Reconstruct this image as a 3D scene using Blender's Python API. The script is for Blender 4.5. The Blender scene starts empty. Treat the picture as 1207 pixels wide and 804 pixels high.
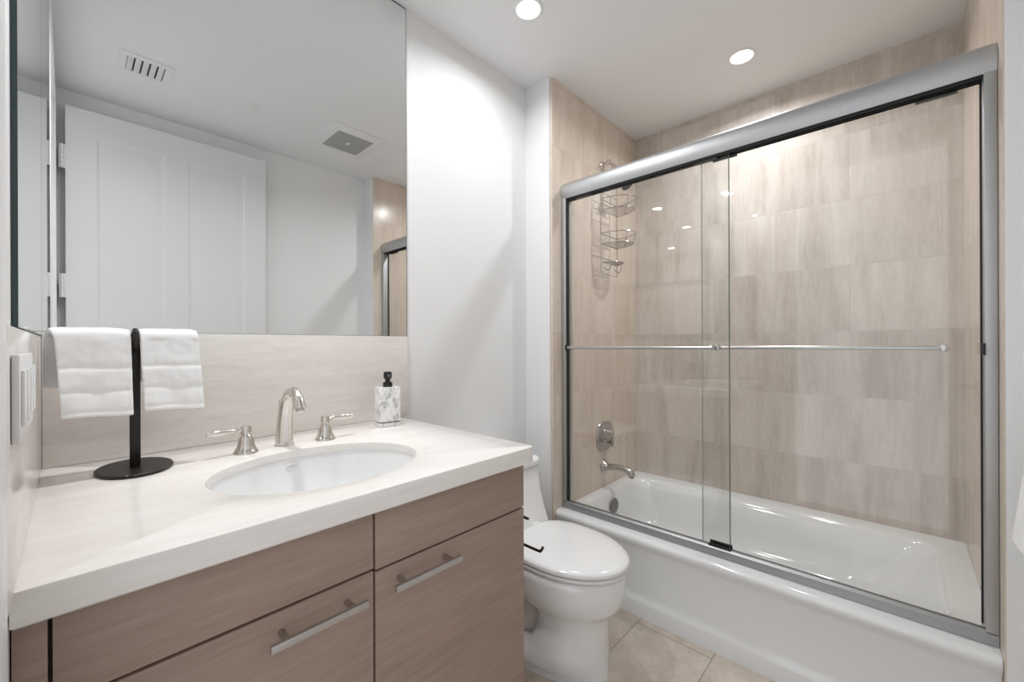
import bpy, bmesh, math, random
from mathutils import Vector, Matrix, noise

PI = math.pi
SC = bpy.context.scene
COL = SC.collection
random.seed(4)

# ------------------------------------------------------------------ camera
CAM_H = 1.197
YAW, ROLL = 0.7527, 0.0041
cam_d = bpy.data.cameras.new('camera')
cam = bpy.data.objects.new('camera', cam_d)
COL.objects.link(cam)
cam_d.sensor_fit = 'HORIZONTAL'
cam_d.sensor_width = 36.0
cam_d.lens = 36.0 * 488.6358 / 1207.0
cam_d.shift_y = 4.2647 / 1207.0
cam_d.clip_start = 0.005
cam_d.clip_end = 50
_s, _c = math.sin(YAW), math.cos(YAW)
_f = Vector((_c, _s, 0)); _r = Vector((_s, -_c, 0)); _u = Vector((0, 0, 1))
_cr, _sr = math.cos(ROLL), math.sin(ROLL)
r2 = _r * _cr + _u * -_sr * 1.0
u2 = _r * _sr + _u * _cr
M = Matrix((( r2.x, u2.x, -_f.x, 0.0), (r2.y, u2.y, -_f.y, 0.0), (r2.z, u2.z, -_f.z, CAM_H), (0, 0, 0, 1)))
cam.matrix_world = M
SC.camera = cam

# ------------------------------------------------------------------ colour management, daylight from the hallway
SC.view_settings.view_transform = 'Standard'
SC.view_settings.look = 'None'
SC.view_settings.gamma = 1.0
SC.view_settings.use_curve_mapping = False
SC.view_settings.exposure = 0.5
W = bpy.data.worlds.new('daylight'); SC.world = W
W.use_nodes = True
bgn = W.node_tree.nodes['Background']
bgn.inputs['Color'].default_value = (0.96, 0.98, 1.0, 1)
bgn.inputs['Strength'].default_value = 0.85
LAMP_COL = (0.975, 0.985, 1.0)
LAMP_W = {'vanity': 6.2, 'toilet': 2.7, 'tub': 6.2}

# ------------------------------------------------------------------ room numbers (metres)
CEIL = 2.568
Y_MIR = 1.470       # wall with the mirror and the vanity
X_LEFT = -0.050     # wall with the doorway
Y_FAR = -0.320      # wall behind the open door
X_BACK = 2.609      # long tiled wall of the tub
Y_T1, Y_T0 = 1.298, -0.200   # tiled end walls of the tub
X_STUB = 1.704
K = 0.913           # worktop height

# ================================================================== materials
def nt(name):
    m = bpy.data.materials.new(name); m.use_nodes = True
    t = m.node_tree
    return m, t, t.nodes['Principled BSDF']

def plain(name, col, rough=0.5, metal=0.0, coat=0.0, bump=0.0, bscale=200.0, spec=0.5, var=0.0):
    m, t, b = nt(name)
    b.inputs['Base Color'].default_value = (*col, 1)
    b.inputs['Roughness'].default_value = rough
    b.inputs['Metallic'].default_value = metal
    b.inputs['Coat Weight'].default_value = coat
    b.inputs['Coat Roughness'].default_value = 0.05
    b.inputs['Specular IOR Level'].default_value = spec
    g = t.nodes.new('ShaderNodeNewGeometry')
    n = t.nodes.new('ShaderNodeTexNoise'); n.inputs['Scale'].default_value = bscale
    n.inputs['Detail'].default_value = 3
    t.links.new(g.outputs['Position'], n.inputs['Vector'])
    if bump:
        bp = t.nodes.new('ShaderNodeBump'); bp.inputs['Strength'].default_value = bump
        bp.inputs['Distance'].default_value = 0.002
        t.links.new(n.outputs['Fac'], bp.inputs['Height'])
        t.links.new(bp.outputs['Normal'], b.inputs['Normal'])
    if var:
        mr = t.nodes.new('ShaderNodeMapRange')
        mr.inputs['To Min'].default_value = 1 - var; mr.inputs['To Max'].default_value = 1 + var
        t.links.new(n.outputs['Fac'], mr.inputs['Value'])
        mx = t.nodes.new('ShaderNodeVectorMath'); mx.operation = 'SCALE'
        mx.inputs[0].default_value = col
        t.links.new(mr.outputs['Result'], mx.inputs['Scale'])
        t.links.new(mx.outputs['Vector'], b.inputs['Base Color'])
    return m

def ramp(t, stops):
    r = t.nodes.new('ShaderNodeValToRGB')
    e = r.color_ramp.elements
    while len(e) < len(stops): e.new(0.5)
    for k, (p, c) in enumerate(stops):
        e[k].position = p; e[k].color = (*c, 1)
    return r

def math_node(t, op, a=None, b=None):
    n = t.nodes.new('ShaderNodeMath'); n.operation = op
    for k, v in enumerate((a, b)):
        if v is None: continue
        if isinstance(v, (int, float)): n.inputs[k].default_value = v
        else: t.links.new(v, n.inputs[k])
    return n.outputs[0]

def tile_mat(name, axis, bw, bh, ou, ov, base, dark, light, grout, rough=0.22, offset=0.5, grain='v', gs=55.0, mortar=0.0022, freq=2):
    """Stone tiles in a running bond; axis picks the horizontal coordinate, the grain is vertical (v) or along u (h)."""
    m, t, b = nt(name)
    g = t.nodes.new('ShaderNodeNewGeometry')
    sp = t.nodes.new('ShaderNodeSeparateXYZ'); t.links.new(g.outputs['Position'], sp.inputs[0])
    if axis == 'floor': U, V = sp.outputs['X'], sp.outputs['Y']
    else: U, V = sp.outputs[axis], sp.outputs['Z']
    U = math_node(t, 'ADD', U, ou); V = math_node(t, 'ADD', V, ov)
    cb = t.nodes.new('ShaderNodeCombineXYZ'); t.links.new(U, cb.inputs[0]); t.links.new(V, cb.inputs[1])
    br = t.nodes.new('ShaderNodeTexBrick')
    br.offset = offset; br.offset_frequency = freq; br.squash = 1.0
    br.inputs['Scale'].default_value = 1.0
    br.inputs['Brick Width'].default_value = bw; br.inputs['Row Height'].default_value = bh
    br.inputs['Mortar Size'].default_value = mortar; br.inputs['Mortar Smooth'].default_value = 0.1
    br.inputs['Color1'].default_value = (0, 0, 0, 1); br.inputs['Color2'].default_value = (1, 1, 1, 1)
    br.inputs['Mortar'].default_value = (.5, .5, .5, 1)
    t.links.new(cb.outputs[0], br.inputs['Vector'])
    rnd = br.outputs['Color']
    sd = math_node(t, 'MULTIPLY', rnd, 37.0)
    def streak(su, sv, det, rough_):
        a = math_node(t, 'MULTIPLY', U, su); c = math_node(t, 'MULTIPLY', V, sv)
        v = t.nodes.new('ShaderNodeCombineXYZ')
        t.links.new(a, v.inputs[0]); t.links.new(c, v.inputs[1]); t.links.new(sd, v.inputs[2])
        n = t.nodes.new('ShaderNodeTexNoise'); n.inputs['Scale'].default_value = 1.0
        n.inputs['Detail'].default_value = det; n.inputs['Roughness'].default_value = rough_
        n.inputs['Distortion'].default_value = 0.9
        t.links.new(v.outputs[0], n.inputs['Vector']); return n.outputs['Fac']
    if grain == 'v':
        s1 = streak(10.0, 1.1, 3, .55); s2 = math_node(t, 'ADD', math_node(t, 'MULTIPLY', streak(gs, 7.0, 6, .7), .6), math_node(t, 'MULTIPLY', streak(46.0, 24.0, 6, .75), .4))
    else:
        s1 = streak(4, 7.0, 3, .5); s2 = streak(45.0, gs, 5, .6)
    s = math_node(t, 'ADD', math_node(t, 'MULTIPLY', s1, .50), math_node(t, 'MULTIPLY', s2, .50))
    s = math_node(t, 'ADD', s, math_node(t, 'MULTIPLY', math_node(t, 'SUBTRACT', rnd, .5), .13))
    r = ramp(t, [(0.34, dark), (0.5, base), (0.65, light)])
    t.links.new(s, r.inputs['Fac'])
    mx = t.nodes.new('ShaderNodeMix'); mx.data_type = 'RGBA'
    t.links.new(br.outputs['Fac'], mx.inputs['Factor'])
    t.links.new(r.outputs['Color'], mx.inputs['A']); mx.inputs['B'].default_value = (*grout, 1)
    t.links.new(mx.outputs['Result'], b.inputs['Base Color'])
    b.inputs['Roughness'].default_value = rough
    bp = t.nodes.new('ShaderNodeBump'); bp.inputs['Strength'].default_value = 0.35; bp.inputs['Distance'].default_value = 0.001
    inv = math_node(t, 'SUBTRACT', 1.0, br.outputs['Fac'])
    t.links.new(inv, bp.inputs['Height']); t.links.new(bp.outputs['Normal'], b.inputs['Normal'])
    return m

def stone_mat(name, base, vein, light, rough=0.18, axis='x', scale=1.0):
    m, t, b = nt(name)
    g = t.nodes.new('ShaderNodeNewGeometry')
    mp = t.nodes.new('ShaderNodeMapping')
    mp.inputs['Scale'].default_value = (3.2 * scale, 13 * scale, 20 * scale) if axis == 'x' else (14 * scale, 2.2 * scale, 26 * scale)
    t.links.new(g.outputs['Position'], mp.inputs['Vector'])
    n = t.nodes.new('ShaderNodeTexNoise'); n.inputs['Scale'].default_value = 1.6; n.inputs['Detail'].default_value = 6
    n.inputs['Roughness'].default_value = .6; n.inputs['Distortion'].default_value = .8
    t.links.new(mp.outputs[0], n.inputs['Vector'])
    n2 = t.nodes.new('ShaderNodeTexNoise'); n2.inputs['Scale'].default_value = 7.0; n2.inputs['Detail'].default_value = 7
    n2.inputs['Roughness'].default_value = .72
    t.links.new(mp.outputs[0], n2.inputs['Vector'])
    s = math_node(t, 'ADD', math_node(t, 'MULTIPLY', n.outputs['Fac'], .6), math_node(t, 'MULTIPLY', n2.outputs['Fac'], .4))
    r = ramp(t, [(0.34, vein), (0.50, base), (0.64, light)])
    t.links.new(s, r.inputs['Fac']); t.links.new(r.outputs['Color'], b.inputs['Base Color'])
    b.inputs['Roughness'].default_value = rough
    return m

def wood_mat(name, base, dark, light):
    m, t, b = nt(name)
    g = t.nodes.new('ShaderNodeNewGeometry')
    def layer(sx, sz, det):
        mp = t.nodes.new('ShaderNodeMapping'); mp.inputs['Scale'].default_value = (sx, sz, sz)
        t.links.new(g.outputs['Position'], mp.inputs['Vector'])
        n = t.nodes.new('ShaderNodeTexNoise'); n.inputs['Scale'].default_value = 1; n.inputs['Detail'].default_value = det
        n.inputs['Roughness'].default_value = .6; n.inputs['Distortion'].default_value = .25
        t.links.new(mp.outputs[0], n.inputs['Vector']); return n.outputs['Fac']
    a, c, d = layer(1.4, 9, 3), layer(9, 320, 3), layer(4.0, 70, 4)
    s = math_node(t, 'ADD', math_node(t, 'MULTIPLY', a, .34), math_node(t, 'MULTIPLY', c, .36))
    s = math_node(t, 'ADD', s, math_node(t, 'MULTIPLY', d, .30))
    r = ramp(t, [(0.36, dark), (0.50, base), (0.64, light)])
    t.links.new(s, r.inputs['Fac']); t.links.new(r.outputs['Color'], b.inputs['Base Color'])
    b.inputs['Roughness'].default_value = .48
    bp = t.nodes.new('ShaderNodeBump'); bp.inputs['Strength'].default_value = .12; bp.inputs['Distance'].default_value = .001
    t.links.new(c, bp.inputs['Height']); t.links.new(bp.outputs['Normal'], b.inputs['Normal'])
    return m

def glass_mat(name, tint=(0.975, 0.978, 0.975), base_r=0.052):
    m = bpy.data.materials.new(name); m.use_nodes = True; t = m.node_tree
    for n in list(t.nodes): t.nodes.remove(n)
    out = t.nodes.new('ShaderNodeOutputMaterial')
    tr = t.nodes.new('ShaderNodeBsdfTransparent'); tr.inputs['Color'].default_value = (*tint, 1)
    gl = t.nodes.new('ShaderNodeBsdfGlossy'); gl.inputs['Roughness'].default_value = 0.0
    lw = t.nodes.new('ShaderNodeLayerWeight'); lw.inputs['Blend'].default_value = 0.5
    p5 = math_node(t, 'POWER', lw.outputs['Facing'], 5.0)
    f = math_node(t, 'ADD', math_node(t, 'MULTIPLY', p5, 1 - base_r), base_r)
    mx = t.nodes.new('ShaderNodeMixShader')
    t.links.new(f, mx.inputs[0]); t.links.new(tr.outputs[0], mx.inputs[1]); t.links.new(gl.outputs[0], mx.inputs[2])
    t.links.new(mx.outputs[0], out.inputs['Surface'])
    return m

def emit_mat(name, col, strength):
    m = bpy.data.materials.new(name); m.use_nodes = True; t = m.node_tree
    b = t.nodes['Principled BSDF']
    b.inputs['Base Color'].default_value = (.9, .9, .9, 1)
    b.inputs['Emission Color'].default_value = (*col, 1); b.inputs['Emission Strength'].default_value = strength
    return m

def marble_mat(name):
    m, t, b = nt(name)
    g = t.nodes.new('ShaderNodeNewGeometry')
    mp = t.nodes.new('ShaderNodeMapping'); mp.inputs['Scale'].default_value = (30, 30, 14); mp.inputs['Rotation'].default_value = (.3, .5, .2)
    t.links.new(g.outputs['Position'], mp.inputs['Vector'])
    n = t.nodes.new('ShaderNodeTexNoise'); n.inputs['Scale'].default_value = 1.2; n.inputs['Detail'].default_value = 6; n.inputs['Distortion'].default_value = 1.6
    t.links.new(mp.outputs[0], n.inputs['Vector'])
    r = ramp(t, [(0.36, (.48, .48, .48)), (0.47, (.76, .76, .755)), (0.56, (.86, .86, .85))])
    t.links.new(n.outputs['Fac'], r.inputs['Fac']); t.links.new(r.outputs['Color'], b.inputs['Base Color'])
    b.inputs['Roughness'].default_value = .3
    return m

def terry_mat(name):
    m, t, b = nt(name)
    b.inputs['Base Color'].default_value = (.93, .93, .93, 1); b.inputs['Roughness'].default_value = .95
    b.inputs['Sheen Weight'].default_value = .3; b.inputs['Specular IOR Level'].default_value = .1
    g = t.nodes.new('ShaderNodeNewGeometry')
    n = t.nodes.new('ShaderNodeTexNoise'); n.inputs['Scale'].default_value = 800; n.inputs['Detail'].default_value = 2
    t.links.new(g.outputs['Position'], n.inputs['Vector'])
    bp = t.nodes.new('ShaderNodeBump'); bp.inputs['Strength'].default_value = .4; bp.inputs['Distance'].default_value = .003
    t.links.new(n.outputs['Fac'], bp.inputs['Height']); t.links.new(bp.outputs['Normal'], b.inputs['Normal'])
    return m

MT = {
    'paint': plain('wall_paint', (.83, .83, .83), .55, bump=.04, bscale=300),
    'ceil': plain('ceiling_paint', (.83, .83, .835), .8),
    'trim': plain('trim_paint', (.84, .84, .84), .35),
    'door': plain('door_paint', (.76, .76, .76), .4),
    'wood': wood_mat('washed_oak', (.345, .252, .205), (.285, .203, .162), (.405, .303, .252)),
    'dark': plain('shadow_gap', (.03, .02, .018), .7),
    'top': stone_mat('cream_stone', (.83, .79, .755), (.77, .73, .695), (.87, .84, .81), .16, 'x', .6),
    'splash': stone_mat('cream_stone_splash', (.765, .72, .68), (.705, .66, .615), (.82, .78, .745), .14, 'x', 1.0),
    'porcelain': plain('porcelain', (.87, .87, .87), .08, coat=.4),
    'enamel': plain('tub_enamel', (.82, .83, .83), .10, coat=.4),
    'seat': plain('seat_plastic', (.86, .86, .86), .14, coat=.3),
    'nickel': plain('polished_nickel', (.72, .69, .65), .19, 1.0, var=.03, bscale=40),
    'brushed': plain('brushed_nickel', (.48, .45, .42), .30, 1.0, var=.05, bscale=90),
    'alu': plain('brushed_aluminium', (.52, .53, .54), .50, 1.0, var=.04, bscale=60),
    'alud': plain('brushed_aluminium_rail', (.42, .43, .44), .42, 1.0, var=.04, bscale=60),
    'steel': plain('satin_steel', (.58, .57, .56), .28, 1.0, var=.04, bscale=80),
    'darknickel': plain('dark_nickel', (.22, .21, .195), .35, 1.0, var=.1, bscale=60),  # darker nickel tone for the tub overflow plate
    'gunmetal': plain('dark_steel', (.10, .10, .10), .35, 1.0),
    'wire': plain('chrome_wire', (.45, .43, .41), .22, 1.0),
    'black': plain('black_plastic', (.012, .012, .012), .35),
    'blackm': plain('black_bronze_metal', (.018, .014, .012), .42, .3),
    'rubber': plain('black_seal', (.015, .015, .015), .6),
    'glass': glass_mat('clear_glass'),
    'gedge2': plain('glass_edge_pale', (.42, .44, .42), .2),
    'gedge': plain('glass_edge', (.10, .13, .12), .2),
    'mirror': plain('silvered_glass', (.84, .85, .85), .0, 1.0),
    'medge': plain('mirror_edge', (.03, .06, .065), .15),
    'switch': plain('switch_plastic', (.82, .82, .82), .3),
    'marble': marble_mat('white_marble'),
    'terry': terry_mat('white_terry'),
    'vent': plain('vent_paint', (.82, .82, .82), .5),
    'mesh': plain('grey_grille', (.42, .42, .42), .6),
    'hole': plain('vent_dark', (.05, .05, .05), .8),
    'lens': emit_mat('lamp_lens', (1.0, .97, .93), 9.0),
}
TB, TD, TL, TG = (.645, .58, .522), (.505, .44, .385), (.74, .68, .625), (.60, .535, .485)
MT['tileY'] = tile_mat('stone_tile_long_wall', 'Y', .625, .322, .135, .031, TB, TD, TL, TG)
MT['tileX'] = tile_mat('stone_tile_end_wall', 'X', .625, .322, .30, .031, (.70, .60, .505), (.60, .50, .405), (.77, .685, .60), (.62, .54, .47))
MT['floor'] = tile_mat('stone_floor_tile', 'floor', .61, .305, .47, .085, (.64, .56, .485), (.55, .475, .40), (.71, .635, .56), (.36, .31, .265), rough=.35, grain='h', gs=40.0, mortar=.0024)

# ================================================================== mesh helpers
def obj(name, bm, mat, parent=None, smooth=True, angle=38):
    me = bpy.data.meshes.new(name)
    bmesh.ops.recalc_face_normals(bm, faces=bm.faces[:])
    if parent is not None:
        off = Vector(parent.get('_w', parent.location))
    else:
        xs = [v.co for v in bm.verts]
        lo = Vector((min(c.x for c in xs), min(c.y for c in xs), min(c.z for c in xs)))
        hi = Vector((max(c.x for c in xs), max(c.y for c in xs), max(c.z for c in xs)))
        off = Vector(((lo.x + hi.x) / 2, (lo.y + hi.y) / 2, lo.z))
    for v in bm.verts: v.co -= off
    bm.to_mesh(me); bm.free()
    me.materials.append(MT[mat] if isinstance(mat, str) else mat)
    if smooth:
        me.polygons.foreach_set('use_smooth', [True] * len(me.polygons))
        me.set_sharp_from_angle(angle=math.radians(angle))
    o = bpy.data.objects.new(name, me); COL.objects.link(o)
    if parent is not None:
        o.parent = parent
        o['_w'] = tuple(off)
    else:
        o.location = off
        o['_w'] = tuple(off)
    return o

def thing(name, label, cat, loc, group=None):
    o = bpy.data.objects.new(name, None); COL.objects.link(o)
    o.location = loc; o['_w'] = tuple(loc); o.empty_display_size = .05
    o['label'] = label; o['category'] = cat
    if group: o['group'] = group
    return o

def tag(o, label, cat, group=None):
    o['label'] = label; o['category'] = cat
    if group: o['group'] = group
    return o

def struct(name, bm, mat, **k):
    o = obj(name, bm, mat, **k); o['kind'] = 'structure'; return o

def B(*boxes, bevel=0.0, seg=2, bm=None):
    """boxes (x0,x1,y0,y1,z0,z1) in one bmesh, edges rounded"""
    bm = bm or bmesh.new()
    for (x0, x1, y0, y1, z0, z1) in boxes:
        vs = [bm.verts.new((x, y, z)) for x in (x0, x1) for y in (y0, y1) for z in (z0, z1)]
        fs = [(0, 1, 3, 2), (4, 6, 7, 5), (0, 4, 5, 1), (2, 3, 7, 6), (0, 2, 6, 4), (1, 5, 7, 3)]
        faces = [bm.faces.new([vs[i] for i in f]) for f in fs]
        if bevel:
            es = list({e for f in faces for e in f.edges})
            bmesh.ops.bevel(bm, geom=es, offset=bevel, segments=seg, affect='EDGES', profile=.5)
    return bm

def loft(bm, rings, closed_ring=True, cap0=True, cap1=True, wrap=False):
    vr = [[bm.verts.new(p) for p in r] for r in rings]
    n = len(vr[0]); m = len(vr)
    for i in range(m if wrap else m - 1):
        a, b = vr[i], vr[(i + 1) % m]
        for j in range(n if closed_ring else n - 1):
            q = [a[j], a[(j + 1) % n], b[(j + 1) % n], b[j]]
            q2 = []
            for v in q:
                if v not in q2: q2.append(v)
            try: bm.faces.new(q2)
            except ValueError: pass
    if not wrap:
        if cap0: bm.faces.new(vr[0])
        if cap1: bm.faces.new(vr[-1])
    return bm

def circ(c, r, axis='z', n=24, ry=None, rot=0):
    ry = r if ry is None else ry
    out = []
    for k in range(n):
        t = 2 * PI * k / n + rot; a, b = r * math.cos(t), ry * math.sin(t)
        if axis == 'z': out.append((c[0] + a, c[1] + b, c[2]))
        elif axis == 'y': out.append((c[0] + a, c[1], c[2] + b))
        else: out.append((c[0], c[1] + a, c[2] + b))
    return out

def lathe(c, prof, axis='z', n=28, bm=None, sign=1):
    """prof: (radius, offset along axis)"""
    bm = bm or bmesh.new()
    rings = []
    for r, h in prof:
        p = list(c); k = 'xyz'.index(axis); p[k] += h * sign
        rings.append(circ(p, max(r, 1e-5), axis, n))
    return loft(bm, rings)

def rrect(x0, x1, y0, y1, r, z, n=6):
    pts = []
    for (cx, cy, a0) in ((x1 - r, y1 - r, 0), (x0 + r, y1 - r, PI / 2), (x0 + r, y0 + r, PI), (x1 - r, y0 + r, 1.5 * PI)):
        for k in range(n + 1):
            t = a0 + PI / 2 * k / n
            pts.append((cx + r * math.cos(t), cy + r * math.sin(t), z))
    return pts

def catmull(pts, n=8):
    P = [Vector(p) for p in pts]; out = []
    for i in range(len(P) - 1):
        p0 = P[i - 1] if i else P[0] * 2 - P[1]
        p1, p2 = P[i], P[i + 1]
        p3 = P[i + 2] if i + 2 < len(P) else p2 * 2 - p1
        for k in range(n):
            t = k / n
            out.append(0.5 * ((2 * p1) + (p2 - p0) * t + (2 * p0 - 5 * p1 + 4 * p2 - p3) * t * t + (3 * p1 - p0 - 3 * p2 + p3) * t ** 3))
    out.append(P[-1]); return out

def tube(path, rad, n=10, bm=None, closed=False, flat=1.0):
    """rad: number or list per point; flat scales the second cross axis"""
    bm = bm or bmesh.new()
    P = [Vector(p) for p in path]; m = len(P)
    R = rad if isinstance(rad, (list, tuple)) else [rad] * m
    T = []
    for i in range(m):
        if closed: d = P[(i + 1) % m] - P[i - 1]
        else: d = P[min(i + 1, m - 1)] - P[max(i - 1, 0)]
        T.append(d.normalized())
    ref = Vector((0, 0, 1)) if abs(T[0].z) < .9 else Vector((1, 0, 0))
    N = (ref - T[0] * ref.dot(T[0])).normalized()
    rings = []
    for i in range(m):
        N = (N - T[i] * N.dot(T[i])).normalized()
        Bn = T[i].cross(N)
        rings.append([P[i] + (N * math.cos(2 * PI * k / n) + Bn * math.sin(2 * PI * k / n) * flat) * R[i] for k in range(n)])
    return loft(bm, rings, wrap=closed)

def cyl(p0, p1, r, n=20, bm=None):
    return tube([p0, p1], r, n, bm)

def extrude_profile(prof, axis, a, b, bm=None):
    """prof: list of 2-D points in the other two axes (in xyz order)"""
    bm = bm or bmesh.new()
    def mk(p, t):
        if axis == 'y': return (p[0], t, p[1])
        if axis == 'x': return (t, p[0], p[1])
        return (p[0], p[1], t)
    return loft(bm, [[mk(p, a) for p in prof], [mk(p, b) for p in prof]])

# ================================================================== THE ROOM
T = .10
struct('floor', B((X_LEFT - .14, X_BACK + T, Y_FAR - T, Y_MIR + T, -.08, 0)), 'floor', smooth=False)
struct('ceiling', B((X_LEFT - .14, X_BACK + T, Y_FAR - T, Y_MIR + T, CEIL, CEIL + .08)), 'ceil', smooth=False)
struct('wall_back', B((X_LEFT - .14, X_STUB - .022, Y_MIR, Y_MIR + T, 0, CEIL)), 'paint', smooth=False)
DY0, DY1, DZ = -.238, .600, 2.475
struct('wall_left', B((X_LEFT - .12, X_LEFT, DY1, Y_MIR, 0, CEIL), (X_LEFT - .12, X_LEFT, Y_FAR, DY0, 0, CEIL),
                      (X_LEFT - .12, X_LEFT, DY0, DY1, DZ, CEIL)), 'paint', smooth=False)
struct('wall_front', B((X_LEFT - .14, X_STUB - .012, Y_FAR - T, Y_FAR, 0, CEIL)), 'paint', smooth=False)
struct('wall_right', B((X_BACK, X_BACK + T, Y_FAR - T, Y_MIR + T, 0, CEIL)), 'tileY', smooth=False)
struct('wall_shower_end', B((X_STUB - .012, X_BACK, Y_T1, Y_T1 + .012, 0, CEIL)), 'tileX', smooth=False)
struct('wall_shower_end_studs', B((X_STUB - .022, X_BACK, Y_T1 + .012, Y_MIR + T, 0, CEIL)), 'paint', smooth=False)
struct('wall_shower_near', B((X_STUB - .012, X_BACK, Y_T0 - .003, Y_T0, 0, CEIL)), 'tileX', smooth=False)
struct('wall_shower_near_studs', B((X_STUB - .012, X_BACK, Y_FAR - T, Y_T0 - .003, 0, CEIL)), 'paint', smooth=False)
# doorway lining and casing
struct('trim_1', B((X_LEFT - .13, X_LEFT + .0062, DY1 - .022, DY1, 0, DZ), (X_LEFT - .13, X_LEFT + .0062, DY0, DY0 + .022, 0, DZ),
                   (X_LEFT - .13, X_LEFT + .0062, DY0, DY1, DZ - .022, DZ), bevel=.002), 'trim')
struct('trim_2', B((X_LEFT, X_LEFT + .0062, DY1, DY1 + .065, 0, DZ + .05), (X_LEFT, X_LEFT + .0062, DY0, DY1, DZ, DZ + .05), bevel=.0015), 'trim')
struct('baseboard_back', B((.90, X_STUB - .022, Y_MIR - .014, Y_MIR, 0, .10), bevel=.003), 'trim')
struct('baseboard_front', B((X_LEFT, X_STUB - .012, Y_FAR, Y_FAR + .014, 0, .10), bevel=.003), 'trim')

# open door, folded back in front of the far wall
door = thing('door_1', 'white two-panel bathroom door standing open in front of the far wall', 'door', (-.02, -.268, 0))
door['kind'] = 'structure'
def door_leaf():
    x0, x1, y0, y1, z0, z1 = -.012, .925, -.286, -.250, .012, 2.462
    bm = bmesh.new()
    px = [(.105, .392), (.500, .800)]
    rows = [(.22, 2.325)]
    xs = [x0, px[0][0], px[0][1], px[1][0], px[1][1], x1]
    zs = [z0, .22, 2.325, z1]
    for i in range(5):
        for j in range(3):
            if i in (1, 3) and j == 1: continue
            a = [(xs[i], zs[j]), (xs[i + 1], zs[j]), (xs[i + 1], zs[j + 1]), (xs[i], zs[j + 1])]
            bm.faces.new([bm.verts.new((p[0], y1, p[1])) for p in a])
    for (a, b) in px:
        rings = []
        for ins, d in ((0, 0), (.010, .003), (.028, .003), (.042, .001), (.06, .001)):
            rings.append([(a + ins, y1 - d, .22 + ins), (b - ins, y1 - d, .22 + ins), (b - ins, y1 - d, 2.325 - ins), (a + ins, y1 - d, 2.325 - ins)])
        loft(bm, rings, cap0=False, cap1=True)
    for f in ([(x0, y0, z0), (x1, y0, z0), (x1, y0, z1), (x0, y0, z1)], [(x0, y0, z0), (x0, y1, z0), (x0, y1, z1), (x0, y0, z1)],
              [(x1, y0, z0), (x1, y1, z0), (x1, y1, z1), (x1, y0, z1)], [(x0, y0, z0), (x1, y0, z0), (x1, y1, z0), (x0, y1, z0)],
              [(x0, y0, z1), (x1, y0, z1), (x1, y1, z1), (x0, y1, z1)]):
        bm.faces.new([bm.verts.new(p) for p in f])
    bmesh.ops.remove_doubles(bm, verts=bm.verts[:], dist=1e-5)
    return bm
obj('door_leaf', door_leaf(), 'door', door, angle=12)
for z in (2.19, 1.515, .84, .2):
    bm = B((-.036, -.012, -.253, -.249, z - .062, z + .062), bevel=.001)
    for k in range(5):
        cyl((-.024, -.245, z - .062 + k * .0248 + .001), (-.024, -.245, z - .062 + (k + 1) * .0248 - .001), .006, 10, bm)
    obj('hinge', bm, 'trim', door)
hb = lathe((.865, -.25, 1.0), [(.026, 0), (.026, .008), (.012, .010), (.010, .045)], 'y')
tube([(.865, -.205, 1.0), (.80, -.203, 1.0), (.745, -.205, 1.0)], [.009, .008, .007], 10, hb)
obj('door_handle', hb, 'steel', door)

# ================================================================== MIRRORS, STONE UPSTANDS
mr = thing('wall_mirror', 'large frameless mirror above the stone backsplash, showing the open door', 'mirror', (.447, 1.467, 1.232))
obj('mirror_glass', B((-.044, .9395, 1.4640, 1.4698, 1.2325, CEIL - .004)), 'medge', mr, smooth=False)
bm = bmesh.new(); bm.faces.new([bm.verts.new(p) for p in ((-.0439, 1.4638, 1.2335), (.9375, 1.4638, 1.2335), (.9375, 1.4638, CEIL - .008), (-.0439, 1.4638, CEIL - .008))])
mo = obj('mirror_silvering', bm, 'mirror', mr, smooth=False)
ml = thing('side_mirror', 'narrow frameless side mirror on the left wall by the doorway', 'mirror', (-.047, 1.11, 1.222))
obj('mirror_glass', B((-.0497, -.0442, .812, 1.4635, 1.222, CEIL - .004)), 'medge', ml, smooth=False)
bm = bmesh.new(); bm.faces.new([bm.verts.new(p) for p in ((-.0440, .8135, 1.224), (-.0440, 1.4636, 1.224), (-.0440, 1.4636, CEIL - .006), (-.0440, .8135, CEIL - .006))])
obj('mirror_silvering', bm, 'mirror', ml, smooth=False)

tag(obj('backsplash', B((-.044, .932, 1.450, 1.4695, K + .0005, 1.232), bevel=.001), 'splash'),
    'cream stone backsplash standing on the worktop under the large mirror', 'backsplash')
tag(obj('side_splash', B((-.0498, -.0445, .668, 1.4695, K + .0005, 1.2205), bevel=.001), 'splash'),
    'polished stone side splash on the left wall behind the light switches', 'backsplash')

# ================================================================== VANITY
van = thing('vanity_cabinet', 'washed oak vanity cabinet with slab fronts under the stone worktop', 'cabinet', (.42, 1.12, 0))
XL, XR, FY = -.0485, .873, .775
KB = .868
obj('carcass', B((XL, XR - .001, FY + .0205, 1.468, .10, .70), (XL, XL + .018, FY + .0205, 1.468, .70, KB - .001),
                 (XR - .019, XR - .001, FY + .0205, 1.468, .70, KB - .001), (XL, XR - .02, FY + .0205, FY + .035, .70, KB - .001)), 'wood', van, smooth=False)
obj('gap_shade', B((XL + .002, XR - .004, FY + .012, FY + .0203, .105, KB - .003)), 'dark', van, smooth=False)  # near-black sheet: shade painted into the gaps between the fronts
obj('toe_kick', B((XL, XR - .02, FY + .08, FY + .095, 0.0, .10)), 'dark', van, smooth=False)
obj('filler_panel', B((XL, -.0195, FY, FY + .012, .105, KB - .0015), bevel=.0008), 'wood', van)
def front(name, x0, x1, z0, z1): return obj(name, B((x0, x1, FY, FY + .012, z0, z1), bevel=.0008), 'wood', van)
front('drawer_front', -.0155, .4165, .7475, KB - .0015)
front('drawer_front', .4215, XR, .7425, KB - .0015)
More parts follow.
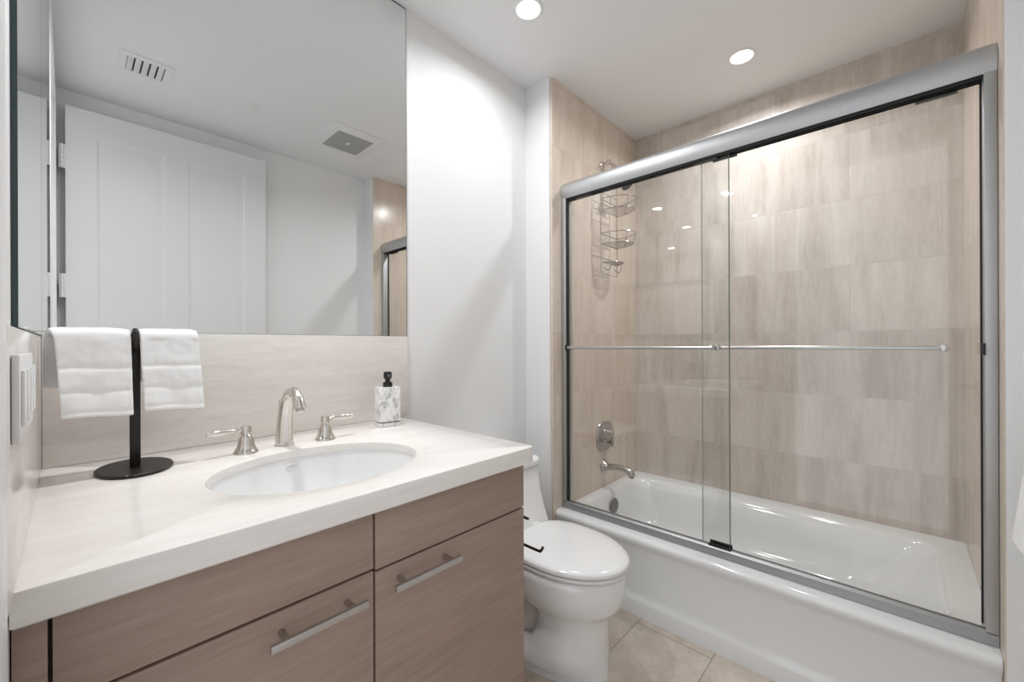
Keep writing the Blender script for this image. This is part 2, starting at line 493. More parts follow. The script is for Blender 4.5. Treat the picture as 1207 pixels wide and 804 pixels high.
d1 = front('drawer', -.0155, .4165, .105, .7425)
d2 = front('drawer', .4215, XR, .105, .7375)
def pull(x0, x1, z, parent):
    bm = B((x0, x1, .738, .746, z - .0065, z + .0065), bevel=.0008)
    o = obj('pull_handle', bm, 'steel', parent)
    for x in (x0 + .026, x1 - .026):
        obj('pull_post', cyl((x, .7455, z + .001), (x, FY + .001, z + .001), .0058, 16), 'brushed', parent)
pull(.2205, .388, .705, d1)
pull(.4475, .620, .705, d2)

# worktop with the oval cut-out
def worktop():
    x0, x1, y0, y1 = -.0485, .893, .748, 1.4695
    SX, SY, SA, SB = .420, 1.020, .231, .186
    def outer(ins, z):
        pts = []
        corners = [(x1 - ins, y1 - ins, .001), (x0 + ins, y1 - ins, .001), (x0 + ins, y0 + ins, .001), (x1 - ins, y0 + ins, .018)]
        for k, (cx, cy, r) in enumerate(corners):
            sx = -1 if k in (0, 3) else 1; sy = -1 if k in (0, 1) else 1
            for q in range(5):
                t = k * PI / 2 + PI / 2 * q / 4
                pts.append((cx + sx * r + r * math.cos(t), cy + sy * r + r * math.sin(t)))
        full = []
        for i in range(len(pts)):
            a, b = pts[i], pts[(i + 1) % len(pts)]
            L = math.hypot(b[0] - a[0], b[1] - a[1]); m = max(1, int(L / .025))
            for q in range(m): full.append((a[0] + (b[0] - a[0]) * q / m, a[1] + (b[1] - a[1]) * q / m, z))
        return full
    # the same number of points in every ring: take the largest ring's layout and inset it
    base = outer(0, 0)
    cxm, cym = (x0 + x1) / 2, (y0 + y1) / 2
    def ring(ins, z):
        hx, hy = (x1 - x0) / 2, (y1 - y0) / 2
        return [(cxm + (p[0] - cxm) * (hx - ins) / hx, cym + (p[1] - cym) * (hy - ins) / hy, z) for p in base]
    def ell(g, z):
        out = []
        for p in base:
            t = math.atan2((p[1] - SY) / SB, (p[0] - SX) / SA)
            out.append((SX + (SA + g) * math.cos(t), SY + (SB + g) * math.sin(t), z))
        return out
    bm = bmesh.new()
    loft(bm, [ell(0, K - .021), ell(0, K - .004), ell(.0012, K - .0012), ell(.004, K), ring(.004, K), ring(.0012, K - .0012), ring(0, K - .004),
              ring(0, KB + .003), ring(.003, KB), ring(.024, KB), ring(.024, K - .021), ell(.03, K - .021)], wrap=True)
    return bm
tag(obj('worktop', worktop(), 'top', angle=30), 'cream stone vanity worktop with an oval basin cut-out', 'worktop')

# undermount basin
sink = thing('undermount_sink', 'white oval undermount basin set below the stone worktop', 'sink', (.42, 1.02, .72))
bm = bmesh.new()
rings = [circ((.42, 1.02, K - .0215), .262, 'z', 72, .217), circ((.42, 1.02, K - .0215), .2345, 'z', 72, .1895)]
for f, z in ((.985, .876), (.955, .845), (.90, .81), (.80, .78), (.62, .762), (.40, .754), (.12, .750)):
    rings.append(circ((.42, 1.02, z), .2345 * f, 'z', 72, .1895 * f))
rings += [circ((.42, 1.02, .738), .028, 'z', 72, .028), circ((.42, 1.02, .738), .15, 'z', 72, .12)]
for f, z in ((.86, .766), (.97, .806), (1.03, .846), (1.045, .872)):
    rings.append(circ((.42, 1.02, z), .2345 * f, 'z', 72, .1895 * f))
loft(bm, rings, wrap=True)
obj('basin', bm, 'porcelain', sink, angle=50)
obj('drain', lathe((.42, 1.02, .7485), [(.024, 0), (.026, .003), (.020, .005), (.004, .004)], 'z'), 'nickel', sink)
bm = tube([(.413 + .014 * math.cos(2 * PI * k / 24), 1.2035, .870 + .007 * math.sin(2 * PI * k / 24)) for k in range(24)], .0022, 8, closed=True)
obj('overflow_ring', bm, 'porcelain', sink)

# ================================================================== FAUCET SET
fc = thing('basin_faucet', 'polished nickel widespread faucet with two lever handles behind the oval basin', 'faucet', (.420, 1.285, K))
path = catmull([(.420, 1.288, K + .001), (.420, 1.285, .955), (.420, 1.277, 1.005), (.420, 1.262, 1.043), (.420, 1.236, 1.067), (.420, 1.205, 1.070), (.420, 1.182, 1.054), (.420, 1.168, 1.026)], 6)
n = len(path)
rad = []
for i in range(n):
    t = i / (n - 1)
    rad.append(.0240 - .0112 * min(1, t / .62) + max(0, t - .8) * .012)
bm = tube(path, rad, 24)
obj('spout_body', bm, 'nickel', fc, angle=60)
obj('base_ring', lathe((.420, 1.288, K + .0005), [(.0262, 0), (.0262, .0015), (.0250, .0025)], 'z', 32), 'nickel', fc)
d = (Vector(path[-1]) - Vector(path[-3])).normalized()
e0 = Vector(path[-1])
obj('aerator', tube([e0 - d * .004, e0 + d * .006], [.0112, .0112], 20), 'steel', fc)
bm = cyl((.420, 1.312, K + .0005), (.420, 1.316, 1.018), .0022, 8)
tube([(.420, 1.316, 1.015), (.420, 1.3163, 1.022), (.420, 1.3166, 1.036), (.420, 1.3168, 1.041)], [.0028, .0045, .0048, .003], 12, bm)
obj('lift_rod', bm, 'nickel', fc)

def faucet_handle(x, sgn):
    y = 1.270
    prof = [(.0290, .0005), (.0290, .003), (.0262, .007), (.0222, .014), (.0195, .023), (.0180, .032), (.0165, .039), (.0135, .045), (.0105, .050)]
    h = obj('handle', lathe((x, y, K), prof, 'z', 32), 'nickel', fc)
    obj('hub', lathe((x, y, K), [(.0105, .049), (.0125, .051), (.0125, .068), (.0110, .071), (.0001, .0715)], 'z', 28), 'nickel', h)
    zl = K + .0615
    dx, dy = sgn * .995, -.10 if sgn < 0 else .02
    def at(s, dz=0): return (x + dx * s, y + dy * s, zl + dz)
    P = [at(.010), at(.018), at(.0185), at(.023), at(.0235), at(.030), at(.045), at(.060), at(.073), at(.0815), at(.083), at(.088), at(.0895)]
    R = [.0050, .0050, .0082, .0082, .0055, .0060, .0080, .0088, .0074, .0045, .0052, .0048, .0018]
    obj('lever', tube(P, R, 16), 'nickel', h)
faucet_handle(.320, -1)
faucet_handle(.528, 1)

# ================================================================== SOAP DISPENSER
sd = thing('soap_dispenser', 'white marble soap dispenser with black pump at the worktop corner', 'soap dispenser', (.770, 1.325, K))
rot = Matrix.Rotation(-.18, 4, 'Z')
def turned(bm, c=(.770, 1.325, 0)):
    for v in bm.verts: v.co = Vector(c) + rot @ (v.co - Vector(c))
    return bm
sx, sy = .770, 1.325
def sq(hw, hd, r, z): return rrect(sx - hw, sx + hw, sy - hd, sy + hd, r, z, 5)
bm = loft(bmesh.new(), [sq(.037, .027, .010, K + .0005), sq(.039, .029, .012, K + .003), sq(.039, .029, .012, K + .014)])
obj('base', turned(bm), 'marble', sd)
bm = loft(bmesh.new(), [sq(.0385, .0285, .012, K + .014), sq(.0385, .0285, .012, K + .0175)])
obj('seam', turned(bm), 'black', sd)
bm = loft(bmesh.new(), [sq(.039, .029, .012, K + .0175), sq(.039, .029, .012, K + .132), sq(.0375, .0275, .012, K + .136), sq(.034, .024, .010, K + .137)])
obj('bottle', turned(bm), 'marble', sd)
obj('collar', lathe((sx, sy, K), [(.0165, .137), (.0165, .150), (.0150, .153), (.0105, .155)], 'z', 28), 'black', sd)
bm = lathe((sx, sy, K), [(.0085, .154), (.0085, .163), (.0125, .166), (.0145, .171), (.0145, .184), (.0125, .190), (.0001, .191)], 'z', 28)
tube([(sx, sy, K + .178), (sx - .012, sy - .03, K + .178), (sx - .014, sy - .036, K + .172)], [.006, .005, .0045], 12, bm)
obj('pump_head', bm, 'black', sd)

# ================================================================== TOWEL STAND AND TOWELS
SX0, SY0 = .103, 1.288
st = thing('towel_stand', 'black metal T-shaped towel stand with an oval base on the worktop', 'towel stand', (SX0, SY0, K))
bm = loft(bmesh.new(), [circ((SX0, SY0 + .002, K + z), .068 - i, 'z', 56, .090 - i) for z, i in ((.0005, .001), (.002, 0), (.006, 0), (.0075, .0015))])
obj('base', bm, 'blackm', st)
bm = B((SX0 - .0095, SX0 + .0095, SY0 - .0035, SY0 + .0035, K + .0075, 1.212), bevel=.0015)
obj('pole', bm, 'blackm', st)
bm = tube(catmull([(SX0, SY0 + .004, 1.217), (SX0, SY0 + .001, 1.228), (SX0, SY0 - .010, 1.233), (SX0, SY0 - .022, 1.230), (SX0, SY0 - .026, 1.216), (SX0, SY0 - .018, 1.200), (SX0, SY0 - .004, 1.190)], 5), .0055, 12)
obj('hook', bm, 'blackm', st)
obj('crossbar', cyl((-.014, SY0 + .004, 1.219), (.198, SY0 + .004, 1.219), .0065, 16), 'blackm', st)

def draped_towel(name, label, xb, xf_top, xf_bot, zb, zf, seed):
    """xb: (left,right) of the back layer; xf_top / xf_bot: of the front layer"""
    yb, zb0, r = SY0 + .004, 1.2175, .024
    prof = []           # (y, z, u) u: 0 back bottom .. 1 front bottom
    nb, na, nf = 14, 12, 30
    for k in range(nb): prof.append((yb + r + .002 * math.sin(k * .5), zb + (zb0 - zb) * k / nb, 0))
    for k in range(na + 1):
        t = PI * k / na
        prof.append((yb + r * math.cos(t), zb0 + .0155 * math.sin(t), k / na))
    for k in range(1, nf + 1):
        f = k / nf
        prof.append((yb - r - .010 * f, zb0 - (zb0 - zf) * f, 1 + f))
    rows = len(prof); cols = 34
    bm = bmesh.new(); G = []
    for i, (y, z, u) in enumerate(prof):
        if u <= 0: xl, xr = xb
        elif u <= 1: xl, xr = [xb[q] + (xf_top[q] - xb[q]) * u for q in (0, 1)]
        else: xl, xr = [xf_top[q] + (xf_bot[q] - xf_top[q]) * (u - 1) for q in (0, 1)]
        row = []
        for j in range(cols + 1):
            s = j / cols
            x = xl + (xr - xl) * s
            nv = noise.noise(Vector((x * 22 + seed, z * 16, y * 20))) * .0035 + noise.noise(Vector((x * 60 + seed, z * 55, seed))) * .0014
            yy, zz = y, z
            f = max(0, u - 1)
            ridge = 0
            for cpos in (.355, .40, .665, .71, .93):
                ridge -= .0032 * math.exp(-((f - cpos) / .014) ** 2)
            if .40 < f < .665: ridge += .0006
            if u > 1: yy -= nv + ridge; zz += f * (.004 * math.sin(s * 3 + seed) - .004 * (1 - s))
            elif u <= 0: yy += nv
            else: zz += nv * .7 - .004 * (abs(2 * s - 1) ** 6)
            row.append(bm.verts.new((x, yy, zz)))
        G.append(row)
    for i in range(rows - 1):
        for j in range(cols):
            bm.faces.new((G[i][j], G[i][j + 1], G[i + 1][j + 1], G[i + 1][j]))
    o = obj(name, bm, 'terry', angle=180)
    md = o.modifiers.new('thick', 'SOLIDIFY'); md.thickness = .012; md.offset = 0
    ms = o.modifiers.new('soft', 'SUBSURF'); ms.levels = 1; ms.render_levels = 1
    tag(o, label, 'towel', 'hand towels on the black stand')
    return o
draped_towel('hand_towel', 'white hand towel on the left arm of the black stand, nearest the light switches', (-.0385, .088), (-.022, .0955), (-.012, .0985), 1.108, 1.046, 1.3)
draped_towel('hand_towel', 'white hand towel on the right arm of the black stand, nearest the faucet', (.109, .208), (.109, .219), (.117, .228), 1.112, 1.048, 7.7)

# ================================================================== LIGHT SWITCHES
sw = thing('light_switch_plate', 'white four-rocker light switch plate on the left side splash', 'light switch', (-.044, .83, 1.138))
obj('cover_plate', B((-.0440, -.0375, .712, .945, 1.088, 1.188), bevel=.0018), 'switch', sw)
for k in range(4):
    y = .742 + k * .0578
    o = obj('rocker', B((-.0375, -.0345, y - .0165, y + .0165, 1.106, 1.170), bevel=.001), 'switch', sw)

# ================================================================== TOILET
TX = 1.295
tl = thing('toilet', 'white one-piece toilet with an elongated closed lid beside the vanity', 'toilet', (TX, 1.08, 0))
def egg(yf, yb, w, z, yc=None, n=64, back=3.0, sx=0.0):
    yc = yc if yc is not None else yf + (yb - yf) * .56
    out = []
    for k in range(n):
        t = 2 * PI * k / n
        c, s = math.cos(t), math.sin(t)
        if s < 0:
            x = w * math.copysign(abs(c) ** 1.0, c); y = yc + (yc - yf) * s
        else:
            x = w * math.copysign(abs(c) ** (2 / back), c); y = yc + (yb - yc) * abs(s) ** (2 / back)
        out.append((TX + sx + x, y, z))
    return out
bm = bmesh.new()
loft(bm, [egg(.765, 1.36, .150, .0005), egg(.765, 1.36, .150, .028), egg(.770, 1.14, .147, .045, .93), egg(.772, 1.04, .142, .10, .92), egg(.772, 1.01, .135, .17, .91),
          egg(.768, 1.01, .131, .215, .91), egg(.756, 1.05, .136, .238, .91), egg(.728, 1.10, .155, .258, .93), egg(.712, 1.13, .170, .282, .94),
          egg(.705, 1.15, .179, .318, .95), egg(.702, 1.17, .182, .36, .95), egg(.702, 1.17, .182, .386, .95), egg(.712, 1.16, .172, .392, .95)])
# trapway behind the pedestal
loft(bm, [[(TX + .085 * math.cos(2 * PI * k / 20) * sxx, y, .15 + h * math.sin(2 * PI * k / 20)) for k in range(20)]
          for y, sxx, h in ((.95, 1.0, .11), (1.05, 1.0, .13), (1.15, 1.0, .14), (1.3, 1.0, .13), (1.36, .8, .10))])
loft(bm, [rrect(TX - .126, TX + .126, 1.08, 1.42, .05, z) for z in (.0005, .035)])
obj('bowl', bm, 'porcelain', tl, angle=60)
# tank, blending down into the bowl deck
bm = loft(bmesh.new(), [rrect(TX - .165, TX + .165, 1.105, 1.45, .05, .30), rrect(TX - .178, TX + .178, 1.118, 1.46, .05, .36), rrect(TX - .186, TX + .186, 1.140, 1.466, .045, .41),
                        rrect(TX - .190, TX + .190, 1.172, 1.467, .04, .47), rrect(TX - .193, TX + .193, 1.198, 1.467, .04, .55), rrect(TX - .194, TX + .194, 1.212, 1.467, .04, .64), rrect(TX - .190, TX + .190, 1.216, 1.464, .04, .645)])
obj('tank', bm, 'porcelain', tl, angle=60)
bm = loft(bmesh.new(), [rrect(TX - .196, TX + .196, 1.208, 1.468, .04, .648), rrect(TX - .200, TX + .200, 1.203, 1.469, .042, .652), rrect(TX - .200, TX + .200, 1.203, 1.469, .042, .670),
                        rrect(TX - .194, TX + .194, 1.209, 1.464, .042, .681), rrect(TX - .180, TX + .180, 1.224, 1.45, .04, .685)])
obj('tank_lid', bm, 'porcelain', tl, angle=60)
bm = loft(bmesh.new(), [egg(.700, 1.135, .176, .394, .95), egg(.692, 1.140, .184, .397, .95), egg(.690, 1.142, .186, .406, .95), egg(.6915, 1.141, .1845, .4085, .95)])
obj('seat', bm, 'seat', tl, angle=60)
bm = loft(bmesh.new(), [egg(.692, 1.143, .184, .4155, .95), egg(.6885, 1.145, .1875, .4170, .95), egg(.688, 1.145, .188, .427, .95), egg(.6905, 1.143, .1855, .4310, .95),
                        egg(.706, 1.128, .172, .4375, .95), egg(.74, 1.10, .14, .442, .95), egg(.82, 1.03, .075, .445, .95)])
obj('seat_lid', bm, 'seat', tl, angle=60)
for s in (-1, 1): obj('seat_hinge', B((TX + s * .075 - .022, TX + s * .075 + .022, 1.135, 1.172, .393, .432), bevel=.006), 'seat', tl)

# toilet roll holder on the side of the cabinet
th = thing('toilet_roll_holder', 'black metal toilet roll holder on the cabinet side above the toilet', 'toilet roll holder', (XR, .93, .56))
obj('mounting_plate', B((XR - .0005, XR + .005, .912, .962, .555, .685), bevel=.001), 'blackm', th)
HX = XR + .092
obj('arm', tube(catmull([(XR + .004, .94, .575), (HX - .012, .94, .575), (HX, .928, .575), (HX, .86, .575), (HX, .800, .575), (HX, .789, .578), (HX + .004, .783, .590)], 5), .0042, 10), 'blackm', th)
obj('arm', tube(catmull([(XR + .004, .93, .660), (HX - .012, .93, .660), (HX, .918, .660), (HX, .838, .660)], 5), .0042, 10), 'blackm', th)

# ================================================================== BATHTUB
tub = thing('bathtub', 'white alcove bathtub with a smooth apron behind the glass doors', 'bathtub', (2.15, .55, 0))
bm = bmesh.new()
ya, yb_, xb_ = Y_T0 + .0005, Y_T1 - .0005, X_BACK - .0005
def tr(x0, z, r=.004): return rrect(x0, xb_, ya, yb_, r, z, 8)
def ti(x0, x1, y0, y1, r, z): return rrect(x0, x1, y0, y1, r, z, 8)
loft(bm, [tr(1.703, .0005), tr(1.703, .062), tr(1.706, .072), tr(1.714, .084), tr(1.717, .10), tr(1.717, .285), tr(1.713, .300), tr(1.706, .314), tr(1.704, .326), tr(1.706, .334), tr(1.712, .341), tr(1.722, .345),
          ti(1.842, 2.530, -.130, 1.250, .09, .343), ti(1.852, 2.520, -.120, 1.243, .09, .340), ti(1.862, 2.508, -.108, 1.236, .09, .330), ti(1.870, 2.490, -.09, 1.226, .10, .30),
          ti(1.885, 2.468, -.03, 1.212, .11, .22), ti(1.905, 2.448, .06, 1.190, .12, .13), ti(1.935, 2.42, .13, 1.155, .12, .095), ti(1.99, 2.36, .22, 1.08, .12, .080)])
obj('tub_body', bm, 'enamel', tub, angle=55)
bm = lathe((2.152, 1.2155, .262), [(.041, 0), (.043, .006), (.040, .010), (.014, .011), (.0001, .0095)], 'y', 32, sign=-1)
obj('overflow_plate', bm, 'darknickel', tub)
bm = lathe((2.152, .98, .0805), [(.030, 0), (.032, .003), (.022, .005), (.0001, .004)], 'z', 28)
obj('drain', bm, 'brushed', tub)

# tub spout, valve, shower arm, caddy on the tiled end wall
VX = 2.178
sp_ = thing('tub_spout', 'brushed nickel tub spout low on the tiled end wall', 'tub spout', (VX, Y_T1, .47))
bm = lathe((VX, Y_T1 - .0005, .472), [(.036, 0), (.037, .004), (.029, .014), (.022, .026), (.0195, .034)], 'y', 28, sign=-1)
obj('flange', bm, 'brushed', sp_)
pth = catmull([(VX, Y_T1 - .030, .472), (VX, Y_T1 - .08, .477), (VX, Y_T1 - .13, .478), (VX, Y_T1 - .163, .474), (VX, Y_T1 - .180, .462), (VX, Y_T1 - .184, .445)], 6)
bm = tube(pth, [.0190] * (len(pth) - 6) + [.0190, .0193, .0197, .0198, .0194, .0188], 20)
obj('spout_tube', bm, 'brushed', sp_)
obj('outlet_ring', cyl((VX, Y_T1 - .184, .446), (VX, Y_T1 - .184, .438), .013, 20), 'black', sp_)

vv = thing('shower_valve', 'brushed nickel shower valve plate above the tub spout', 'shower valve', (VX + .01, Y_T1, .648))
vx = VX + .01
def sqc(r, y, e=3.2, n=48):
    return [(vx + r * math.copysign(abs(math.cos(2 * PI * k / n)) ** (2 / e), math.cos(2 * PI * k / n)), y, .648 + r * math.copysign(abs(math.sin(2 * PI * k / n)) ** (2 / e), math.sin(2 * PI * k / n))) for k in range(n)]
bm = loft(bmesh.new(), [sqc(.086, Y_T1 - .0005), sqc(.088, Y_T1 - .005), sqc(.085, Y_T1 - .010), sqc(.075, Y_T1 - .012)])
obj('plate', bm, 'brushed', vv)
bm = lathe((vx, Y_T1 - .011, .672), [(.026, 0), (.024, .008), (.016, .014), (.015, .050), (.011, .054), (.0001, .055)], 'y', 28, sign=-1)
obj('valve_stem', bm, 'brushed', vv)
bm = tube([(vx, Y_T1 - .056, .690), (vx, Y_T1 - .058, .672), (vx, Y_T1 - .060, .645), (vx, Y_T1 - .060, .605), (vx, Y_T1 - .059, .590)], [.006, .011, .008, .011, .005], 16)
obj('lever', bm, 'brushed', vv)
bm = lathe((vx, Y_T1 - .011, .616), [(.020, 0), (.018, .006), (.012, .010), (.0105, .028), (.0001, .030)], 'y', 24, sign=-1)
obj('diverter_knob', bm, 'brushed', vv)
obj('diverter_cap', lathe((vx - .0, Y_T1 - .041, .616), [(.0085, 0), (.0085, .003), (.0001, .0035)], 'y', 20, sign=-1), 'black', vv)

sh = thing('wall_shower', 'nickel shower head on a short arm high on the tiled end wall', 'shower', (VX + .01, Y_T1, 2.24))
obj('flange', lathe((VX, Y_T1 - .0005, 2.262), [(.024, 0), (.025, .005), (.014, .012)], 'y', 24, sign=-1), 'nickel', sh)
pth = catmull([(VX, Y_T1 - .008, 2.262), (VX, Y_T1 - .05, 2.260), (VX, Y_T1 - .09, 2.228), (VX, Y_T1 - .130, 2.150)], 6)
obj('arm', tube(pth, .0085, 14), 'nickel', sh)
bm = bmesh.new()
dd = Vector((0, -.62, -.78)).normalized()
p0 = Vector((VX, Y_T1 - .128, 2.152))
tube([p0, p0 + dd * .018, p0 + dd * .030, p0 + dd * .052, p0 + dd * .060], [.011, .014, .020, .037, .037], 24, bm)
obj('head', bm, 'brushed', sh)
q = p0 + dd * .060
obj('spray_face', tube([q - dd * .001, q + dd * .003], [.036, .034], 24), 'black', sh)

# wire caddy hanging from the arm
cd = thing('shower_caddy', 'chrome wire shower caddy hanging from the shower arm', 'shower caddy', (VX, Y_T1 - .06, 1.60))
yc0 = Y_T1 - .052
WR = .0026
CX = 2.168
bm = tube(catmull([(CX - .092, yc0, 1.60), (CX - .092, yc0, 1.9), (CX - .092, yc0, 2.14), (CX - .064, yc0, 2.22), (CX - .02, yc0 + .0, 2.268), (CX, yc0 + .0, 2.280),
                   (CX + .02, yc0, 2.268), (CX + .064, yc0, 2.22), (CX + .092, yc0, 2.14), (CX + .092, yc0, 1.9), (CX + .092, yc0, 1.60)], 6), WR, 8)
obj('hanger_frame', bm, 'wire', cd)
def arc(hw, dep, z, n=20, y0=None):
    y0 = yc0 if y0 is None else y0
    return [(CX + hw * math.cos(PI * k / n), y0 - dep * math.sin(PI * k / n), z) for k in range(n + 1)]
def basket(z, hw, dep, h):
    o = obj('basket', tube(arc(hw, dep, z + h) , WR, 8, closed=True), 'wire', cd)
    bm = tube(arc(hw * .97, dep * .94, z), WR * .9, 8, closed=True)
    for k in range(1, 9):
        t = -1 + 2 * k / 9
        x = hw * .97 * t; dy = dep * .94 * math.sqrt(max(0, 1 - t * t))
        tube([(CX + x, yc0, z), (CX + x, yc0 - dy, z)], WR * .7, 6, bm)
    obj('basket_floor', bm, 'wire', o)
    for t in (.12, .34, .66, .88):
        a = PI * t
        obj('basket_tie', tube([(CX + hw * math.cos(a), yc0 - dep * math.sin(a), z + h), (CX + hw * .97 * math.cos(a), yc0 - dep * .94 * math.sin(a), z)], WR * .8, 6), 'wire', o)
basket(1.965, .096, .165, .062)
basket(1.772, .096, .160, .058)
bm = tube(arc(.075, .085, 1.668), WR, 8, closed=True)
for k in range(1, 7):
    t = -1 + 2 * k / 7
    tube([(CX + .075 * t, yc0, 1.668), (CX + .075 * t, yc0 - .085 * math.sqrt(1 - t * t), 1.668)], WR * .8, 6, bm)
for s in (-1, 1):
    tube(catmull([(CX + s * .06, yc0, 1.640), (CX + s * .06, yc0 - .03, 1.620), (CX + s * .06, yc0 - .045, 1.640), (CX + s * .06, yc0 - .045, 1.660)], 5), WR, 8, bm)
obj('soap_dish', bm, 'wire', cd)
for z in (2.20, 2.067, 2.005, 1.828, 1.77, 1.69, 1.60): obj('cross_wire', tube([(CX - .092, yc0, z), (CX + .092, yc0, z)], WR * .8, 6), 'wire', cd)

# ================================================================== SHOWER DOORS
en = thing('shower_door_frame', 'brushed aluminium frame of the sliding tub doors', 'shower door frame', (1.795, .55, .345))
prof = [(1.822, 1.958), (1.822, 2.038), (1.812, 2.044), (1.796, 2.045), (1.780, 2.040), (1.768, 2.028), (1.761, 2.010), (1.760, 1.990), (1.763, 1.972), (1.769, 1.957), (1.772, 1.957), (1.772, 1.962), (1.818, 1.962), (1.818, 1.958)]
obj('header', extrude_profile(prof, 'y', Y_T0 + .001, Y_T1 - .001), 'alu', en, angle=30)
for x, z in ((1.7755, 1.949), (1.7985, 1.951), (1.8180, 1.953)): obj('track', B((x, x + .0035, Y_T0 + .002, Y_T1 - .002, z, 1.962)), 'rubber', en, smooth=False)
ZR0, ZR1 = .3455, .383
prof = [(1.766, ZR0), (1.766, ZR0 + .030), (1.772, ZR1 - .002), (1.776, ZR1), (1.781, ZR1), (1.783, ZR0 + .014), (1.796, ZR0 + .014), (1.798, ZR1 - .006), (1.805, ZR1 - .006), (1.807, ZR0 + .012), (1.826, ZR0 + .010), (1.826, ZR0)]
obj('bottom_rail', extrude_profile(prof, 'y', Y_T0 + .001, Y_T1 - .001), 'alud', en, angle=30)
obj('jamb', B((1.766, 1.822, Y_T1 - .028, Y_T1 - .001, ZR1 - .002, 1.958), bevel=.0012), 'alu', en)
obj('jamb', B((1.766, 1.822, Y_T0 + .001, Y_T0 + .026, ZR1 - .002, 1.958), bevel=.0012), 'alu', en)
obj('jamb_seal', B((1.772, 1.782, Y_T1 - .038, Y_T1 - .0275, ZR1, 1.957)), 'rubber', en, smooth=False)
obj('jamb_seal', B((1.808, 1.818, Y_T0 + .0258, Y_T0 + .0300, ZR1, 1.957)), 'rubber', en, smooth=False)
gd = B((1.7700, 1.7825, .488, .572, ZR1 - .002, ZR1 + .006), (1.794, 1.797, .488, .572, ZR1 - .007, ZR1 + .014), bevel=.001)
obj('center_guide', gd, 'black', en)
obj('bumper', B((1.757, 1.776, Y_T1 - .050, Y_T1 - .0275, 1.166, 1.194), bevel=.002), 'black', en)
obj('bumper', B((1.757, 1.768, Y_T0 + .0255, Y_T0 + .032, 1.162, 1.196), bevel=.001), 'black', en)

def slider(label, x, ya, yb, edge_y, bar):
    t = thing('sliding_glass_door', label, 'sliding shower door', (x, (ya + yb) / 2, .372), 'sliding glass tub doors')
    obj('glass_panel', B((x - .004, x + .004, ya, yb, .374, 1.960)), 'glass', t, smooth=False)
    for y in (ya, yb): obj('glass_edge', B((x - .0041, x + .0041, y - .0012, y + .0012, .374, 1.960)), 'gedge' if x < 1.8 else 'gedge2', t, smooth=False)
    y0, y1, off = bar
    bm = cyl((x + off, y0 - .012, 1.181), (x + off, y1 + .012, 1.181), .0075, 16)
    tb = obj('towel_bar', bm, 'steel', t)
    s = 1 if off > 0 else -1
    for y in (y0, y1):
        bm = lathe((x, y, 1.181), [(.012, .0045), (.012, .010), (.0085, .012), (.0085, abs(off))], 'x', 20, sign=s)
        lathe((x, y, 1.181), [(.011, .0045), (.011, .009), (.009, .010)], 'x', 20, bm=bm, sign=-s)
        obj('bar_post', bm, 'steel', tb)
    for y in (ya + .09, yb - .09):
        bm = B((x - .006, x + .006, y - .045, y + .045, 1.943, 1.960), bevel=.001)
        obj('roller_bracket', bm, 'gunmetal', t)
slider('glass sliding door nearest the toilet, with its towel bar on the outside', 1.7880, .494, 1.264, .494, (.560, 1.240, -.030))
slider('glass sliding door nearest the tub foot, with its towel bar on the inside', 1.8125, -.172, .606, .606, (-.098, .548, .030))

# ================================================================== CEILING
def downlight(x, y, label, watts):
    d = thing('recessed_downlight', label, 'ceiling light', (x, y, CEIL), 'recessed ceiling downlights')
    bm = loft(bmesh.new(), [circ((x, y, CEIL - h), r, 'z', 48) for r, h in ((.060, .0003), (.060, .003), (.056, .005), (.049, .005), (.046, .0015), (.046, .0003))], wrap=True)
    obj('trim_ring', bm, 'trim', d)
    bm = loft(bmesh.new(), [circ((x, y, CEIL - .0005), .046, 'z', 40), circ((x, y, CEIL - .0018), .0455, 'z', 40)])
    obj('lens', bm, 'lens', d)
    ld = bpy.data.lights.new('downlight_glow', 'AREA'); ld.shape = 'DISK'; ld.size = .088
    ld.energy = watts; ld.color = LAMP_COL; ld.spread = math.radians(160)
    lo = bpy.data.objects.new('downlight_glow', ld); COL.objects.link(lo); lo.parent = d; lo.location = (0, 0, -.008)
downlight(1.285, 1.105, 'lit round recessed downlight in the ceiling above the toilet', LAMP_W['toilet'])
downlight(2.197, .548, 'lit round recessed downlight in the ceiling above the bathtub', LAMP_W['tub'])
downlight(.400, 1.140, 'lit round recessed downlight in the ceiling straight above the oval basin', LAMP_W['vanity'])

vt = thing('air_vent', 'white louvred air vent in the ceiling near the open door', 'air vent', (.26, .22, CEIL))
bm = bmesh.new()
fx0, fx1, fy0, fy1 = .160, .360, .120, .318
z = CEIL
ix0, ix1, iy0, iy1 = .190, .330, .150, .288
loft(bm, [[(a, fy0 if k in (0, 1) else fy1, h) for k, a in enumerate((fx0, fx1, fx1, fx0))] for h in (z - .0003, z - .005)] +
     [[(ix0, iy0, z - .007), (ix1, iy0, z - .007), (ix1, iy1, z - .007), (ix0, iy1, z - .007)], [(ix0, iy0, z - .001), (ix1, iy0, z - .001), (ix1, iy1, z - .001), (ix0, iy1, z - .001)]], cap0=False, cap1=False)
obj('frame', bm, 'vent', vt, angle=20)
obj('backing', B((ix0, ix1, iy0, iy1, z - .0012, z - .0004)), 'hole', vt, smooth=False)
for k in range(5):
    x = ix0 + .014 + k * .028
    bm = extrude_profile([(x - .012, z - .0070), (x + .009, z - .0018), (x + .010, z - .0022), (x - .011, z - .0078)], 'y', iy0, iy1)
    obj('louvre', bm, 'vent', vt, smooth=False)

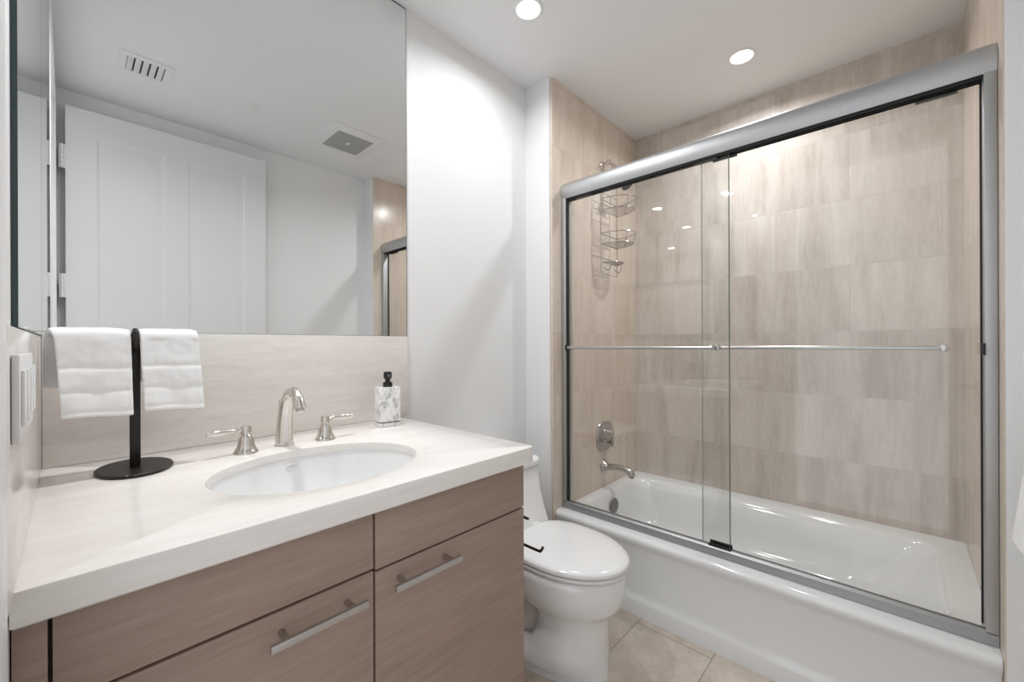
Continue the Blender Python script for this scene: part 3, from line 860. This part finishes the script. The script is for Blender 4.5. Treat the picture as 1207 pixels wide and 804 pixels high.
fan = thing('exhaust_fan', 'square exhaust fan grille in the ceiling near the tub', 'exhaust fan', (1.275, .23, CEIL))
bm = bmesh.new()
def sqr(x0, x1, y0, y1, z): return [(x0, y0, z), (x1, y0, z), (x1, y1, z), (x0, y1, z)]
loft(bm, [sqr(1.095, 1.462, .050, .412, CEIL - .0003), sqr(1.095, 1.462, .050, .412, CEIL - .008), sqr(1.110, 1.447, .065, .397, CEIL - .014), sqr(1.163, 1.403, .092, .352, CEIL - .016), sqr(1.163, 1.403, .092, .352, CEIL - .012)], cap0=False, cap1=False)
obj('frame', bm, 'vent', fan, angle=20)
bm = bmesh.new()
for k in range(19):
    x = 1.163 + .24 * (k + .5) / 19
    B((x - .0042, x + .0042, .092, .352, CEIL - .0145, CEIL - .0125), bm=bm)
for k in range(21):
    y = .092 + .26 * (k + .5) / 21
    B((1.163, 1.403, y - .0038, y + .0038, CEIL - .0142, CEIL - .0122), bm=bm)
obj('grille', bm, 'mesh', fan, smooth=False)
obj('backing', B((1.163, 1.403, .092, .352, CEIL - .006, CEIL - .005)), 'hole', fan, smooth=False)
obj('center_tab', B((1.272, 1.294, .205, .240, CEIL - .018, CEIL - .0144), bevel=.001), 'vent', fan)

tag(obj('sprinkler_cover', lathe((.712, .217, CEIL), [(.042, .0002), (.042, .002), (.040, .006), (.033, .0075), (.0001, .008)], 'z', 36, sign=-1), 'vent'),
    'small white round sprinkler cover disc in the ceiling between vent and fan', 'sprinkler cover')

# ================================================================== TOWEL BY THE TUB
RX, RY = 1.47, Y_FAR + .075
rg = thing('towel_ring', 'steel towel ring on the far wall beside the tub', 'towel ring', (RX, Y_FAR, 1.10))
obj('mount', lathe((RX, Y_FAR + .0005, 1.10), [(.026, 0), (.026, .006), (.012, .010), (.010, .070), (.0001, .073)], 'y', 24), 'steel', rg)
obj('ring', tube([(RX + .07 * math.sin(2 * PI * k / 36), RY, 1.03 + .07 * math.cos(2 * PI * k / 36)) for k in range(36)], .0045, 10, closed=True), 'steel', rg)
def hung():
    bm = bmesh.new(); G = []
    z1, z0 = .990, .735
    N, Mn = 26, 56
    for i in range(N + 1):
        f = i / N; zz = z1 + (z0 - z1) * f
        hw = .050 + .052 * f ** .8
        row = []
        for j in range(Mn):
            t = 2 * PI * j / Mn
            c, s = math.cos(t), math.sin(t)
            fold = .008 * math.sin(t * 5 + 1.0) * (.4 + .6 * f)
            x = RX - .005 + (hw + fold * .3) * math.copysign(abs(c) ** .55, c)
            y = RY + (.030 + .022 * f + fold * .5) * math.copysign(abs(s) ** .6, s)
            row.append((x, y, zz + .008 * c * f))
        G.append(row)
    return loft(bm, G)
tag(obj('hand_towel', hung(), 'terry', angle=70), 'white hand towel hanging at the right edge beside the tub doors', 'towel')

for o in bpy.data.objects:
    if '_w' in o: del o['_w']
